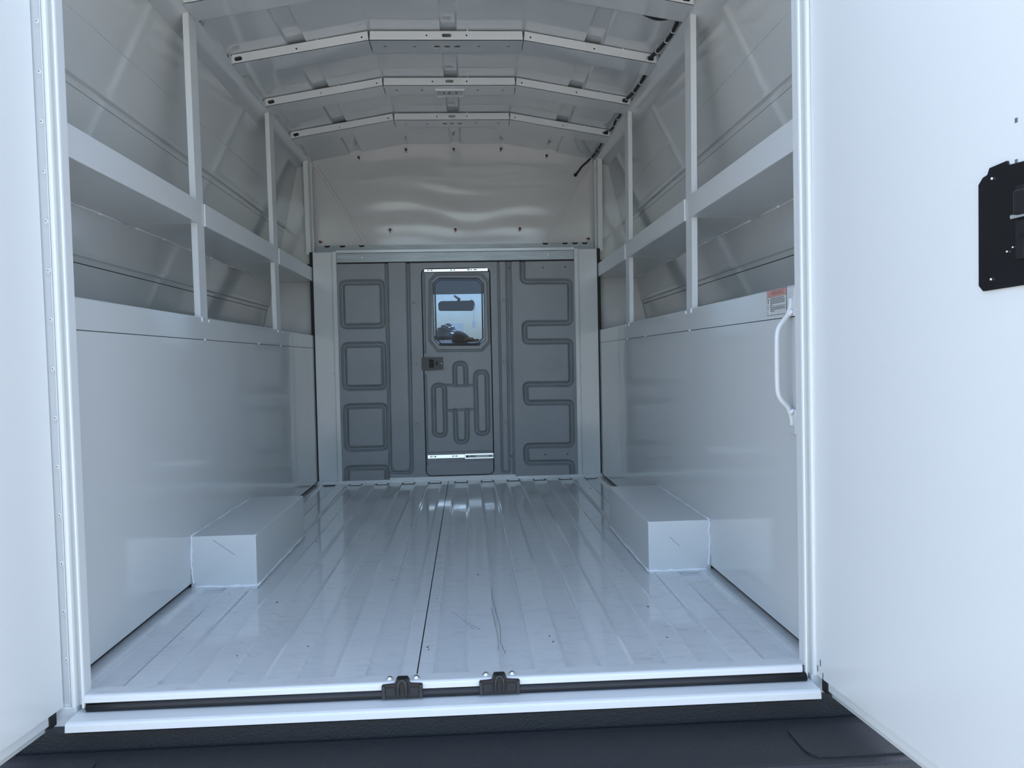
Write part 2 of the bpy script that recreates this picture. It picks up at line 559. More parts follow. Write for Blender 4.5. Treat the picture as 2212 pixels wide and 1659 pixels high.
for s in (-1, 1):
    nm = SIDE[s]
    # aisle wall: lower sheet with a slightly bowed surface
    def bow_fn(X, Z):
        return 0 * X
    wl = prism('wall_' + nm, [(s * W, 0.013), (s * (W + 0.004), 0.011), (s * (W + 0.004), 0.662), (s * W, 0.6625)], 'y', -0.062, 2.381, 'wall')
    tag(wl, 'glossy white lower side wall on the %s of the aisle' % nm, 'wall', kind='structure')
    band = prism('top_band', [(s * W, 0.6642), (s * (W + 0.004), 0.6642), (s * (W + 0.004), 0.722), (s * (W + 0.03), 0.722), (s * (W + 0.03), 0.726), (s * (W + 0.002), 0.727), (s * W, 0.725)], 'y', -0.062, 2.381, 'wall', wl)
    box('seam_backing', s * (W + 0.005), s * (W + 0.02), -0.06, 2.38, 0.62, 0.70, 'dark', wl)
    box('foot_backing', s * (W + 0.012), s * (W + 0.03), -0.06, 2.38, -0.01, 0.03, 'dark', wl)
    for yy, hh in ((0.775, 0.004), (1.36, 0.008), (1.69, 0.004)):
        tube('weld_spot', [(s * (W - .0005), yy - 0.006, 0.6635), (s * (W - .0015), yy, 0.6635 + hh * .3), (s * (W - .0005), yy + 0.006, 0.6635)], 0.0022, 'caulk', wl, 6)
    # compartment floor and outer skin
    prism('compartment_floor', [(s * (W + 0.02), 0.698), (s * 0.985, 0.698), (s * 0.985, 0.694), (s * (W + 0.02), 0.694)], 'y', -0.062, 2.47, 'wall', wl)
    zs = [0.70, 0.8555]
    P = [(outer_x(0.70), 0.70), (outer_x(0.8556), 0.8556), (outer_x(0.8556) + 0.018, 0.8558), (outer_x(0.8580) + 0.018, 0.8582), (outer_x(0.8582), 0.8584),
         (outer_x(0.870), 0.870), (outer_x(0.873) - 0.001, 0.872), (outer_x(0.876) - 0.0065, 0.875), (outer_x(0.886) - 0.0075, 0.886), (outer_x(0.90) - 0.006, 0.90),
         (outer_x(1.2372) - 0.002, 1.2368), (outer_x(1.2372) + 0.018, 1.2370), (outer_x(1.2394) + 0.018, 1.2396), (outer_x(1.2396), 1.2398),
         (outer_x(1.253), 1.253), (outer_x(1.257) - 0.001, 1.2555), (outer_x(1.262) - 0.0065, 1.2595), (outer_x(1.271) - 0.0075, 1.271), (outer_x(1.285) - 0.006, 1.285), (outer_x(1.3815) - 0.004, 1.3815), (outer_x(1.383) - 0.002, 1.383), (outer_x(1.3845) - 0.004, 1.3845),
         (outer_x(1.55) - 0.003, 1.55)]
    poly = [(s * x, z) for x, z in P] + [(s * (x + 0.032), z) for x, z in (P[-1], P[0])]
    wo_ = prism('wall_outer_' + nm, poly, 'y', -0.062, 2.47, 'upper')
    tag(wo_, 'sloping glossy white outer side panel behind the %s shelves' % nm, 'wall', kind='structure')
    # slanted soffit from outer skin up to the roof rail, with the rail fascia
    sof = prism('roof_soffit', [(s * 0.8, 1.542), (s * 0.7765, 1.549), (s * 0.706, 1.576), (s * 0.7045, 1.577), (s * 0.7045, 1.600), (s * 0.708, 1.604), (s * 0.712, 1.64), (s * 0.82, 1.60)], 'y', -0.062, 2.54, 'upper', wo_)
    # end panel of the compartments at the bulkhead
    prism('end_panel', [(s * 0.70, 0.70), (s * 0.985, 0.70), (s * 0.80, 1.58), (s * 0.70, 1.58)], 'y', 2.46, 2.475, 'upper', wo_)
    tube('sealant_bead', [(s * (outer_x(z) - 0.0045), 2.459, z) for z in (0.72, 0.85, 0.88, 1.0)], 0.003, 'caulk', wo_, 6)
    # lower body side behind the aisle wall and the rear corner skin
    prism('lower_body_side', [(s * 0.966, -0.35), (s * 0.986, -0.35), (s * 0.988, 0.72), (s * 0.968, 0.72)], 'y', -0.062, 2.47, 'door', wo_)
    prism('rear_corner_skin', [(s * 0.690, -0.35), (s * 0.985, -0.35), (s * 0.985, 0.72), (s * 0.80, 1.58), (s * 0.690, 1.70)], 'y', -0.062, -0.05, 'door', wo_)
    prism('front_end_skin', [(s * 0.70, -0.35), (s * 0.985, -0.35), (s * 0.985, 0.72), (s * 0.70, 0.72)], 'y', 2.45, 2.47, 'door', wo_)
    # rail punchings
    for yy, ww in ((0.83, .016), (0.86, .006), (1.10, .014), (1.215, .016), (1.28, .006), (1.54, .012), (1.66, .016), (1.98, .012), (2.11, .012), (2.33, .01)):
        box('rail_hole', s * 0.7043, s * 0.7065, yy, yy + ww, 1.583, 1.592, 'dark', wo_)

# foam/box volume behind the walls needs no more than the skins above

# ------------------------------------------------------------------ jambs (door frame posts)
JY, JS = -0.070, 0.954
def sx(x):
    return 0.0465 + (x - 0.0465) * JS
for s in (-1, 1):
    nm = SIDE[s]
    def jx(x, z, s=s):
        if s < 0: return -(x + 0.691 + 0.0050 * (z + 0.0))
        return x + 0.7005 - 0.0025 * z
    outw = 0.047 if s < 0 else 0.034
    prof = [(0.000, 0.016), (0.0000, -0.009), (0.0012, -0.0120), (0.0035, -0.0128), (0.0055, -0.0110), (0.0062, -0.0060), (0.0066, 0.0030),
            (0.0085, 0.0050), (0.0145, 0.0048), (0.0160, 0.0030), (0.0168, -0.0030), (0.0185, -0.0075), (0.0215, -0.0098), (0.0245, -0.0095), (0.0265, -0.0070), (0.0272, -0.0015),
            (0.0282, -0.0010), (0.0288, -0.0050), (0.0300, -0.0060), (0.0310, -0.0050), (0.0314, -0.0010), (outw, -0.0010), (outw, 0.016)]
    n = len(prof)
    z0, z1 = -0.022, 1.66
    v = [(sx(jx(p[0], z0)), p[1] + JY, z0) for p in prof] + [(sx(jx(p[0], z1)), p[1] + JY, z1) for p in prof]
    f = [(i, (i + 1) % n, n + (i + 1) % n, n + i) for i in range(n)]
    for t in tessellate_polygon([[Vector((p[0], p[1], 0)) for p in prof]]):
        f.append(tuple(t)); f.append(tuple(n + i for i in t))
    j = mk('trim_%d' % (4 if s < 0 else 5), v, f, 'door')
    tag(j, 'fluted white %s' % ('door jamb with a screwed hinge strip on the left' if s < 0 else 'door jamb on the right side of the opening'), 'door jamb', kind='structure')
    if s < 0:
        v = [(sx(jx(a, z)), JY + y, z) for a in (0.0318, 0.0468) for y in (-0.0036, -0.001) for z in (-0.015, 1.64)]
        mk('hinge_leaf', v, boxvf(0, 1, 0, 1, 0, 1)[1], 'hinge', j)
        zz = 1.1147 + 0.0875 * 2
        first = plain = None
        k = 0
        while zz > 0.02:
            x = sx(-(0.7245 + 0.0075 * zz))
            if first is None:
                first = lathe_y('hinge_screw', [(0.0042, 0.0), (0.0042, 0.0012), (0.0030, 0.0024), (0.0012, 0.0026)], 'trim', j, (x, JY - 0.003, zz), 12)
                dotp = lathe_y('screw_recess', [(0.0011, 0.0), (0.0011, 0.0004)], 'dark', first, (x, JY - 0.0056, zz), 8)
            else:
                q = share('hinge_screw', first, j, (x, JY - 0.003, zz))
                share('screw_recess', dotp, q, (x, JY - 0.0056, zz))
            tube('slot_rim', [(x - 0.0028, JY - 0.003, zz - 0.005), (x - 0.0026, JY - 0.003, zz - 0.0085), (x, JY - 0.003, zz - 0.0108), (x + 0.0026, JY - 0.003, zz - 0.0085), (x + 0.0028, JY - 0.003, zz - 0.005)], 0.0007, 'galv', j, 6)
            if plain is None:
                plain = lathe_y('hinge_rivet', [(0.0026, 0.0), (0.0026, 0.0006), (0.0014, 0.0002)], 'galv', j, (x, JY - 0.003, zz - 0.0437), 10)
            else:
                share('hinge_rivet', plain, j, (x, JY - 0.003, zz - 0.0437))
            zz -= 0.0875
header = box('trim_6', -0.72, 0.72, JY - 0.004, 0.03, 1.62, 1.73, 'door')
tag(header, 'white header above the rear doorway', 'door jamb', kind='structure')

# ------------------------------------------------------------------ roof skin
RZ = 0.0045
def roof_z(x):
    ax = abs(x)
    return (1.680 if ax < 0.255 else 1.680 - (ax - 0.255) * (0.080 / 0.445)) + RZ
rp = [(-0.715, roof_z(0.715))]
for (a, b, d) in ((-0.520, -0.463, 0.011), (-0.018, 0.032, 0.010), (0.463, 0.520, 0.011)):
    rp_seg = [(a - 0.004, roof_z(a)), (a + 0.001, roof_z(a) + d), (b - 0.004, roof_z(b) + d), (b + 0.003, roof_z(b))]
    if a == -0.018:
        rp.append((-0.255, roof_z(0)))
    rp += rp_seg
    if a == -0.018:
        rp.append((0.255, roof_z(0)))
rp.append((0.715, roof_z(0.715)))
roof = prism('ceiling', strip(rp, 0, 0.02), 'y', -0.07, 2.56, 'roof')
tag(roof, 'white crowned sheet metal roof with raised lengthwise beads', 'ceiling', kind='structure')

# ------------------------------------------------------------------ roof bows
def make_bow(Y, label, center_slots=True):
    b = thing('roof_bow', label, 'roof bow', (0, Y, 1.572), 'roof bows across the ceiling')
    t = 0.0016
    D = 0.112
    g = 0.0016
    # centre: rear web with holes, bottom flange with holes, front web
    xa, xb, z0, z1 = -0.255 + g, 0.255 - g, 1.650, 1.680
    holes = [slot2d(0, 1.666, 0.031, 0.0115, 8)] + [slot2d(x, 1.666, 0.0062, 0.0062, 5) for x in (-0.066, 0.066)]
    holed('center_web', [(xa + 0.002, z1), (xa, z0), (xb, z0), (xb - 0.002, z1)], holes, lambda p, k: (p[0], Y + k * t, p[1]), 'matte', b)
    fh = [slot2d(x, Y + 0.055, 0.022, 0.020, 8) for x in (-0.0335, 0.0, 0.0345)] if center_slots else []
    fh += [slot2d(x, Y + 0.055, 0.012, 0.012, 6) for x in (-0.2075, -0.1095, 0.1085, 0.207)]
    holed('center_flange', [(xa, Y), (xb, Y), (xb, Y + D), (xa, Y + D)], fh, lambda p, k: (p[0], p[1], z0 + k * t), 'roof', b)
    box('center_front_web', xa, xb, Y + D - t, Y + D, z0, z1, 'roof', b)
    sl_ = 0.078 / 0.445
    for s in (-1, 1):
        def zz(x, s=s): return -(abs(x) - 0.255) * sl_
        x0, x1 = s * (0.255 + g), s * 0.7005
        sh = [slot2d(s * 0.6805, 1.665 + zz(0.6805) - .0005, 0.0255, 0.0140, 8, -s * math.atan(sl_)),
              slot2d(s * 0.492, 1.664 + zz(0.492), 0.0062, 0.0062, 5), slot2d(s * 0.279, 1.664 + zz(0.279), 0.0062, 0.0062, 5)]
        outer = [(x0 + s * 0.003, z1 + zz(x0)), (x0, z0 + zz(x0)), (x1, z0 + zz(x1)), (x1, z1 + zz(x1))]
        holed('side_web', outer, sh, lambda p, k: (p[0], Y + k * t, p[1]), 'matte', b)
        v = [(x, y, z0 + zz(x) + h) for x in (x0, x1) for y in (Y, Y + D) for h in (0, t)]
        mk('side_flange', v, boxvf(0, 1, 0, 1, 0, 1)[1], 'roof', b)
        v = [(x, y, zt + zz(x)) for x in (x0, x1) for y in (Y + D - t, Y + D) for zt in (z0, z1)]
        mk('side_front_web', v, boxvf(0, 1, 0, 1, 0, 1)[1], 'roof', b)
        # light weld tabs closing the gap to the roof
        for xx in ((0.59 if s > 0 else 0.425),):
            x = s * xx
            box('weld_tab', x - 0.0015, x + 0.0015, Y - 0.0004, Y + 0.002, z1 + zz(x) - 0.001, roof_z(x) + .0005, 'caulk', b)
        # end plate tab against the rail
        box('end_tab', s * 0.7005, s * 0.7045, Y + 0.004, Y + D, 1.574, 1.600, 'roof', b)
    box('weld_tab', 0.068, 0.071, Y - 0.0004, Y + 0.002, z1 - 0.001, z1 + RZ + .0005, 'caulk', b)
    return b
make_bow(0.695, 'roof bow nearest the doorway, cut off by the top edge of the photo')
make_bow(1.138, 'second roof bow from the doorway, three dark slots in its underside')
make_bow(1.573, 'third roof bow from the doorway, carrying the small dome light', False)
make_bow(2.014, 'farthest roof bow, closest to the bulkhead')

# dome light under the third bow
dl = thing('dome_light', 'small white rectangular LED dome light under the third roof bow', 'lamp', (0, 1.648, 1.650))
fr_o = [(-0.0575, 1.609), (0.0575, 1.609), (0.0575, 1.687), (-0.0575, 1.687)]
fr_i = [(-0.0505, 1.615), (0.0505, 1.615), (0.0505, 1.680), (-0.0505, 1.680)]
holed('housing', fr_o, [fr_i], lambda p, k: (p[0], p[1], 1.6495 - (0.0 if k else 0.007)), 'matte', dl)
lv, lf = [], []
for i in range(13):
    for j in range(7):
        u, q = i / 12, j / 6
        lv.append((-0.05 + 0.10 * u, 1.6155 + 0.064 * q, 1.645 - 0.010 * math.sin(math.pi * u) ** 0.6 * math.sin(math.pi * q) ** 0.6))
for i in range(12):
    for j in range(6):
        a = i * 7 + j
        lf.append((a, a + 7, a + 8, a + 1))
mk('lens', lv, lf, 'lens', dl, smooth=True)
box('reflector', -0.05, 0.05, 1.616, 1.68, 1.6475, 1.649, 'lens_white', dl)
for x in (-0.034, -0.018, 0.012, 0.030):
    box('led', x, x + 0.006, 1.644, 1.652, 1.644, 1.6476, 'led', dl, 0.001)
for x in (-0.026, -0.005, 0.022):
    box('circuit_trace', x, x + 0.004, 1.640, 1.656, 1.6455, 1.6476, 'cabdark', dl)

# ------------------------------------------------------------------ uprights
ups = {}
for s in (-1, 1):
    for k, (ya, wd, z0, z1) in enumerate(((0.752, 0.060, 0.716, 1.574), (1.650, 0.066, 0.716, 1.574), (2.396, 0.085, 1.12, 1.574))):
        lab = ['%s white steel upright nearest the doorway', '%s white steel upright in the middle of the shelves', '%s white steel upright in the corner by the bulkhead'][k] % ('left-hand' if s < 0 else 'right-hand')
        t = 0.003
        f_w = 0.0165 if k < 2 else 0.022
        p = thing('upright_post', lab, 'post', (s * 0.71, ya, z0), 'steel uprights of the side shelves')
        def col(name, pl, z0=z0, z1=z1, s=s, p=p):
            n = len(pl)
            v = [(s * (x + lean(z0)), y, z0) for x, y in pl] + [(s * (x + lean(z1)), y, z1) for x, y in pl]
            f = [(i, (i + 1) % n, n + (i + 1) % n, n + i) for i in range(n)] + [tuple(range(n)), tuple(range(n, 2 * n))]
            return mk(name, v, f, 'matte', p)
        yl = ya - 0.022 if k < 2 else ya
        dy = -0.0
        col('aisle_face', [(0, ya), (0, ya + wd), (t, ya + wd), (t, ya + t)])
        col('rear_flange', [(0, ya), (t, ya + t), (f_w, ya + t), (f_w, ya)])
        if k < 2:
            tube('weld_bead', [(s * 0.6995, ya + 0.001, 0.7275), (s * 0.6985, ya + 0.0015, 0.719), (s * 0.6990, ya + 0.004, 0.714)], 0.0022, 'caulk', p, 6)
            tube('weld_bead', [(s * 0.6995, ya + wd, 0.722), (s * 0.6985, ya + wd, 0.715)], 0.002, 'caulk', p, 6)

# ------------------------------------------------------------------ shelves
for s in (-1, 1):
    hand = 'left-hand' if s < 0 else 'right-hand'
    for k, (y0, y1) in enumerate(((-0.055, 0.757), (0.8125, 1.655), (1.7165, 2.42))):
        lab = ['%s white shelf bay nearest the doorway', '%s white shelf bay in the middle', '%s short white shelf bay next to the bulkhead'][k] % hand
        sh = thing('side_shelf', lab, 'shelf', (s * 0.80, y0, 0.992), 'white shelves along the body sides')
        xi = 0.6990
        prism('lip', [(s * xi, 0.9915), (s * (xi + 0.0005), 0.9908), (s * (xi + 0.0042), 0.9908), (s * (xi + 0.0042), 1.0545), (s * (xi + 0.0005), 1.0545), (s * xi, 1.054)], 'y', y0, y1, 'matte', sh)
        x4, xq = xi + 0.004, outer_x(0.992) - 0.004
        plan = [[(x4, -0.06), (x4, 0.7515), (xq, 0.7515), (xq, -0.06)],
                [(0.708, 0.7555), (0.708, 0.8125), (x4, 0.8125), (x4, 1.6495), (xq, 1.6495), (xq, 0.7555)],
                [(0.708, 1.6535), (0.708, 1.7165), (x4, 1.7165), (x4, 2.42), (0.73, 2.42), (0.73, 2.458), (xq, 2.458), (xq, 1.6535)]][k]
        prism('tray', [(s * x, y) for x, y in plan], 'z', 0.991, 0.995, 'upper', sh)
        xo = outer_x(0.992) - 0.006
        pts = [(s * (xo + random.uniform(-.001, .001)), y0 + (y1 - y0) * i / 14, 0.9895 + random.uniform(-.001, .001)) for i in range(15)]
        tube('sealant_bead', pts, 0.0022, 'caulk', sh, 6)
        for i in range(3):
            yy = y0 + (y1 - y0) * (0.25 + 0.27 * i)
            tube('weld_spot', [(s * xo, yy, 0.9895), (s * (xo - .004), yy + .008, 0.988), (s * xo, yy + .016, 0.9895)], 0.0035, 'caulk', sh, 6)

# ------------------------------------------------------------------ wheel boxes
for s in (-1, 1):
    hand = 'left' if s < 0 else 'right'
    wb = thing('wheel_box', 'white sheet metal wheel box on the floor against the %s wall' % hand, 'wheel box', (s * 0.615, 0.91, 0), 'wheel boxes')
    b_ = box('box_shell', s * 0.529, s * 0.702, 0.605, 1.218, -0.0088, 0.137, 'trim', wb, 0.0022, 3)
    def bead(name, pts, r):
        pp = []
        for a, b2 in zip(pts[:-1], pts[1:]):
            a = Vector(a); b2 = Vector(b2)
            for i in range(7):
                pp.append(a.lerp(b2, i / 7) + Vector([random.uniform(-.0012, .0012) for _ in range(3)]))
        pp.append(Vector(pts[-1]))
        tube(name, pp, [r * random.uniform(.7, 1.35) for _ in pp], 'caulk', wb, 7)
    bead('sealant_bead', [(s * 0.529, 0.604, 0.001), (s * 0.60, 0.604, 0.001), (s * 0.694, 0.604, 0.001)], 0.0038)
    bead('sealant_bead', [(s * 0.698, 0.604, 0.137), (s * 0.698, 0.603, 0.05), (s * 0.694, 0.602, 0.012)], 0.0026)
    bead('sealant_bead', [(s * 0.528, 0.606, 0.0005), (s * 0.528, 0.9, 0.0005), (s * 0.528, 1.216, 0.0005)], 0.003)
    bead('sealant_bead', [(s * 0.699, 0.606, 0.138), (s * 0.699, 0.9, 0.138), (s * 0.699, 1.216, 0.138)], 0.0022)
    tube('corner_weld', [(s * 0.5295, 0.605, 0.135), (s * 0.530, 0.6055, 0.1372)], 0.0032, 'caulk', wb, 7)
    tube('scratch', [(s * (0.585), 0.6046, 0.085), (s * (0.603), 0.6046, 0.098), (s * 0.640, 0.6046, 0.126)] if s < 0 else [(s * 0.588, 0.6046, 0.094), (s * 0.614, 0.6046, 0.068)], 0.00035, 'seam', wb, 5)

# ------------------------------------------------------------------ upper bulkhead
wf = thing('wall_front', 'front bulkhead closing off the cab end of the truck body', 'wall', (0, YB, 0), kind='structure')
def canning(X, Z):
    a = np.exp(-((X / 0.5) ** 4)) * np.clip((Z - 1.19) / 0.08, 0, 1) * np.clip((1.66 - Z) / 0.1, 0, 1)
    ph = 0.9 * np.sin(X * 5.2 + 0.5) + 0.35 * np.sin(X * 13.0 + 1.0)
    h = 0.0010 * np.sin(Z * 58 + 1.6 * ph) + 0.0008 * np.sin(Z * 27 - X * 7 + 0.6) + 0.0006 * np.sin(Z * 41 + X * 9)
    return a * h
heightfield('upper_panel', -0.735, 0.735, 1.183, 1.70, 0.0125, canning, YB, 'cream', wf)
box('upper_panel_backing', -0.80, 0.80, YB + 0.012, YB + 0.03, 1.10, 1.72, 'cream', wf)
box('panel_hem', -0.735, 0.735, YB - 0.004, YB + 0.01, 1.178, 1.1835, 'cream', wf)
for s in (-1, 1):
    box('leak_closure', s * 0.722, s * 0.83, 2.476, 2.56, 1.06, 1.72, 'cream', wf)  # unseen box added to shut out light beside the upper panel
    box('leak_backing', s * 0.180, s * 0.99, 2.476, 2.49, -0.35, 1.10, 'dark', wf)  # unseen dark sheet added to stop light leaking past the bulkhead
box('leak_backing', -0.80, 0.80, 2.44, 2.56, 1.06, 1.078, 'dark', wf)  # unseen dark strip added to close the same leak above the header
s_ = (YB - CAM.y) / (L - CAM.y)
def bk(x, z):                       # measured on the lower bulkhead's plane -> on the upper panel
    return (CAM.x + (x - CAM.x) * s_, CAM.z + (z - CAM.z) * s_)
washer = None
for i, (x, z, a) in enumerate(((-0.459, 1.581, -70), (-0.231, 1.617, -80), (0.0, 1.618, -75), (0.231, 1.618, -100), (0.454, 1.583, -100), (-0.317, 1.231, -95), (0.0, 1.230, -90), (0.315, 1.230, -95), (-0.655, 1.177, 0), (0.653, 1.175, 170))):
    X, Z = bk(x, z)
    if washer is None:
        washer = lathe_y('bolt', [(0.0135, 0.0), (0.0135, 0.0014), (0.0120, 0.0026), (0.0076, 0.0026)], 'bolt', wf, (X, YB - 0.0015, Z), 18)
        nut = lathe_y('bolt_head', [(0.0078, 0.0), (0.0078, 0.0055), (0.0064, 0.0065), (0.0040, 0.0065), (0.0036, 0.0085), (0.001, 0.0088)], 'darkbolt', washer, (X, YB - 0.004, Z), 6)
        wsh = washer
    else:
        wsh = share('bolt', washer, wf, (X, YB - 0.0015, Z))
        share('bolt_head', nut, wsh, (X, YB - 0.004, Z))
    an = math.radians(a)
    dx, dz = math.cos(an), math.sin(an)
    tube('paint_mark', [(X + dx * 0.001, YB - 0.0115, Z + dz * 0.001), (X + dx * 0.006, YB - 0.0110, Z + dz * 0.006), (X + dx * 0.0085, YB - 0.0055, Z + dz * 0.009), (X + dx * 0.015, YB - 0.003, Z + dz * 0.015)], 0.0019, 'red', wsh, 6)
# faint diagonal stiffener seams
for pts in (((-0.660, 1.546), (-0.422, 1.164), (-0.424, 1.150)), ((-0.676, 1.545), (-0.450, 1.176)), ((0.662, 1.534), (0.424, 1.160), (0.422, 1.150)), ((0.676, 1.534), (0.448, 1.176))):
    tube('seam_line', [(bk(*p)[0], YB + 0.0002, bk(*p)[1]) for p in pts], 0.0011, 'cream', wf, 5)
for s in (-1, 1):
    tube('corner_seam', [(s * 0.712, YB - 0.001, 1.19), (s * 0.714, YB - 0.001, 1.40), (s * 0.716, YB - 0.001, 1.61)], 0.002, 'caulk', wf, 6)
    lathe_y('side_washer', [(0.011, 0), (0.011, 0.002), (0.004, 0.004)], 'bolt', wf, (s * 0.728, 2.459, 1.522), 12)
    tube('paint_mark', [(s * 0.728, 2.455, 1.522), (s * 0.721, 2.453, 1.514)], 0.003, 'red', wf, 6)
# galvanised ledge between upper panel and header, with its dark drain notches
box('ledge_bar', -0.72, 0.72, 2.487, 2.525, 1.08, 1.172, 'galv', wf)
for x in (-0.64, -0.565, -0.47, 0.45, 0.55, 0.60, 0.65):
    tube('rubber_plug', [(x - 0.012, 2.486, 1.171), (x, 2.484, 1.1685), (x + 0.012, 2.486, 1.171)], 0.004, 'loom', wf, 6)

# ------------------------------------------------------------------ lower bulkhead: side panels, trims, header
hb = box('header_bar', -0.579, 0.579, 2.378, 2.392, 1.076, 1.1205, 'galv', wf, 0.001)
box('header_gap', -0.579, 0.579, 2.384, 2.40, 1.0695, 1.076, 'dark', wf)
box('header_angle', -0.580, 0.580, 2.366, 2.39, 1.1205, 1.1345, 'trim', wf, 0.0015)
bolt0 = None
for x in (-0.455, -0.152, 0.149, 0.450):
    if bolt0 is None:
        bolt0 = lathe_y('header_bolt', [(0.0055, 0), (0.0055, 0.001), (0.0048, 0.003), (0.0025, 0.0045)], 'paper', hb, (x, 2.378, 1.0985), 12)
    else:
        share('header_bolt', bolt0, hb, (x, 2.378, 1.0985))
scr = None
for s in (-1, 1):
    sp = box('side_panel', s * 0.598, s * 0.694, 2.3835, 2.396, 0.012, 1.127, 'trim', wf, 0.001)
    box('shadow_gap', s * 0.694, s * 0.712, 2.395, 2.41, 0.0, 1.13, 'dark', wf)
    box('edge_trim', s * 0.579, s * 0.5995, 2.368, 2.395, 0.010, 1.1285, 'trim', wf, 0.002)
    for z in (0.865, 0.536, 0.208):
        if scr is None:
            scr = lathe_y('panel_screw', [(0.0045, 0), (0.0042, 0.002), (0.002, 0.0035)], 'bolt', sp, (s * 0.6055, 2.3835, z), 10)
        else:
            share('panel_screw', scr, sp, (s * 0.6055, 2.3835, z))

# ------------------------------------------------------------------ moulded grey bulkhead
YG = 2.386
def rr(x0, x1, z0, z1, r=0.022):
    return fillet([(x0, z0), (x1, z0), (x1, z1), (x0, z1)], r, True)
left_loops = [rr(-0.560, -0.363, 0.767, 0.980), rr(-0.558, -0.364, 0.466, 0.676), rr(-0.557, -0.365, 0.166, 0.376), rr(-0.560, -0.363, -0.15, 0.072)]
strip_line = fillet([(-0.340, 1.10), (-0.347, 0.046), (-0.242, 0.043), (-0.236, 1.10)], 0.018)
serp = fillet([(0.325, 1.10), (0.325, 0.971), (0.559, 0.969), (0.558, 0.764), (0.329, 0.766), (0.329, 0.675), (0.557, 0.673), (0.557, 0.461), (0.326, 0.464),
               (0.330, 0.372), (0.556, 0.370), (0.556, 0.157), (0.324, 0.159), (0.326, 0.074), (0.552, 0.071), (0.556, -0.05)], 0.022)
rib_a = fillet([(0.206, 1.10), (0.204, 0.032), (0.240, 0.031), (0.248, 1.10)], 0.012)
def h_left(X, Z):
    h = np.zeros_like(X)
    for l in left_loops:
        h = np.maximum(h, groove(poly_dist(X, Z, l, True), 0.0150, 0.024))
    h = np.maximum(h, groove(poly_dist(X, Z, strip_line), 0.0095, 0.016))
    # the tall strip stands a little proud of the field
    return h - 0.004 * np.clip((poly_dist(X, Z, [(-0.292, 1.2), (-0.294, 0.09)]) - 0.048) / -0.006, 0, 1)
def h_right(X, Z):
    h = groove(poly_dist(X, Z, serp), 0.0150, 0.024)
    h = np.maximum(h, groove(poly_dist(X, Z, rib_a), 0.0065, 0.013))
    h = np.maximum(h, groove(poly_dist(X, Z, [(0.266, 1.2), (0.262, 0.0)]), 0.0060, 0.012))
    return h
gp = heightfield('molded_panel', -0.580, -0.1735, 0.008, 1.072, 0.0026, h_left, YG, 'grey', wf)
tag(gp, 'grey moulded panel with four square pads and a tall strip')
gp2 = heightfield('molded_panel', 0.1655, 0.580, 0.008, 1.072, 0.0026, h_right, YG, 'grey', wf)
tag(gp2, 'grey moulded panel with a winding groove')
heightfield('molded_panel_top', -0.1735, 0.1655, 1.0425, 1.072, 0.005, lambda X, Z: 0 * X, YG, 'grey', wf)
heightfield('molded_panel_foot', -0.1735, 0.1655, 0.0, 0.0215, 0.005, lambda X, Z: 0 * X, YG, 'grey', wf)
# corner fillers so the opening has round corners
for (cx, cz, sx, sz) in ((-0.1735, 1.0425, 1, -1), (0.1655, 1.0425, -1, -1), (-0.1735, 0.0215, 1, 1), (0.1655, 0.0215, -1, 1)):
    r = 0.028
    pl = [(cx, cz)] + [(cx + sx * r * (1 - math.sin(a)), cz + sz * r * (1 - math.cos(a))) for a in [math.pi / 2 * i / 8 for i in range(9)]]
    prism('opening_corner', pl, 'y', YG, YG + 0.003, 'grey', wf)
gs = None
for x, z, dark in ((-0.211, 0.878, 0), (-0.212, 0.576, 0), (-0.213, 0.279, 0), (0.226, 0.882, 0), (0.227, 0.579, 0), (0.225, 0.277, 0), (0.259, 1.038, 1), (0.426, 1.038, 1), (0.536, 1.039, 1), (0.419, 0.114, 1), (0.530, 0.113, 1), (0.252, 0.111, 1)):
    pz = gp if x < 0 else gp2
    o = lathe_y('panel_rivet', [(0.0062, 0), (0.0060, 0.0012), (0.0040, 0.0018)] if not dark else [(0.0042, 0), (0.004, 0.001), (0.002, 0.0015)], 'darkbolt', pz, (x, YG - 0.0005, z), 12)
    lathe_y('rivet_pin', [(0.0036, 0), (0.0032, 0.0018), (0.0016, 0.0026)] if not dark else [(0.0015, 0), (0.001, 0.001)], 'paper' if not dark else 'dark', o, (x, YG - 0.0018, z), 10)

# ------------------------------------------------------------------ sliding door
sdoor = thing('door_3', 'grey moulded sliding door with a cut-corner window in the bulkhead', 'door', (0, L, 0.024), kind='structure')
YD = 2.3905
oct_out = [(-0.130, 0.983), (-0.100, 1.014), (0.119, 1.012), (0.153, 0.976), (0.156, 0.680), (0.115, 0.637), (-0.102, 0.640), (-0.139, 0.690)]
oct_in = [(-0.117, 0.970), (-0.086, 0.995), (0.106, 0.992), (0.132, 0.965), (0.1315, 0.691), (0.102, 0.662), (-0.090, 0.665), (-0.1165, 0.694)]
def lobe(x0, x1, z0, z1):
    return rr(x0, x1, z0, z1, (x1 - x0) / 2 - 0.0005)
wide = [(lobe(-0.127, -0.072, 0.222, 0.470), True), (lobe(0.082, 0.138, 0.226, 0.531), True)]
uB = fillet([(-0.020, 0.470), (-0.020, 0.575), (0.034, 0.575), (0.034, 0.470)], 0.026)
uD = fillet([(-0.022, 0.342), (-0.021, 0.186), (0.033, 0.186), (0.036, 0.342)], 0.026)
thin = [[(-0.072, 0.469), (-0.020, 0.467)], [(0.034, 0.466), (0.082, 0.466)], [(-0.072, 0.344), (-0.022, 0.344)], [(0.036, 0.346), (0.082, 0.346)],
        [(-0.020, 0.465), (0.034, 0.464)], [(-0.022, 0.345), (0.036, 0.346)]]
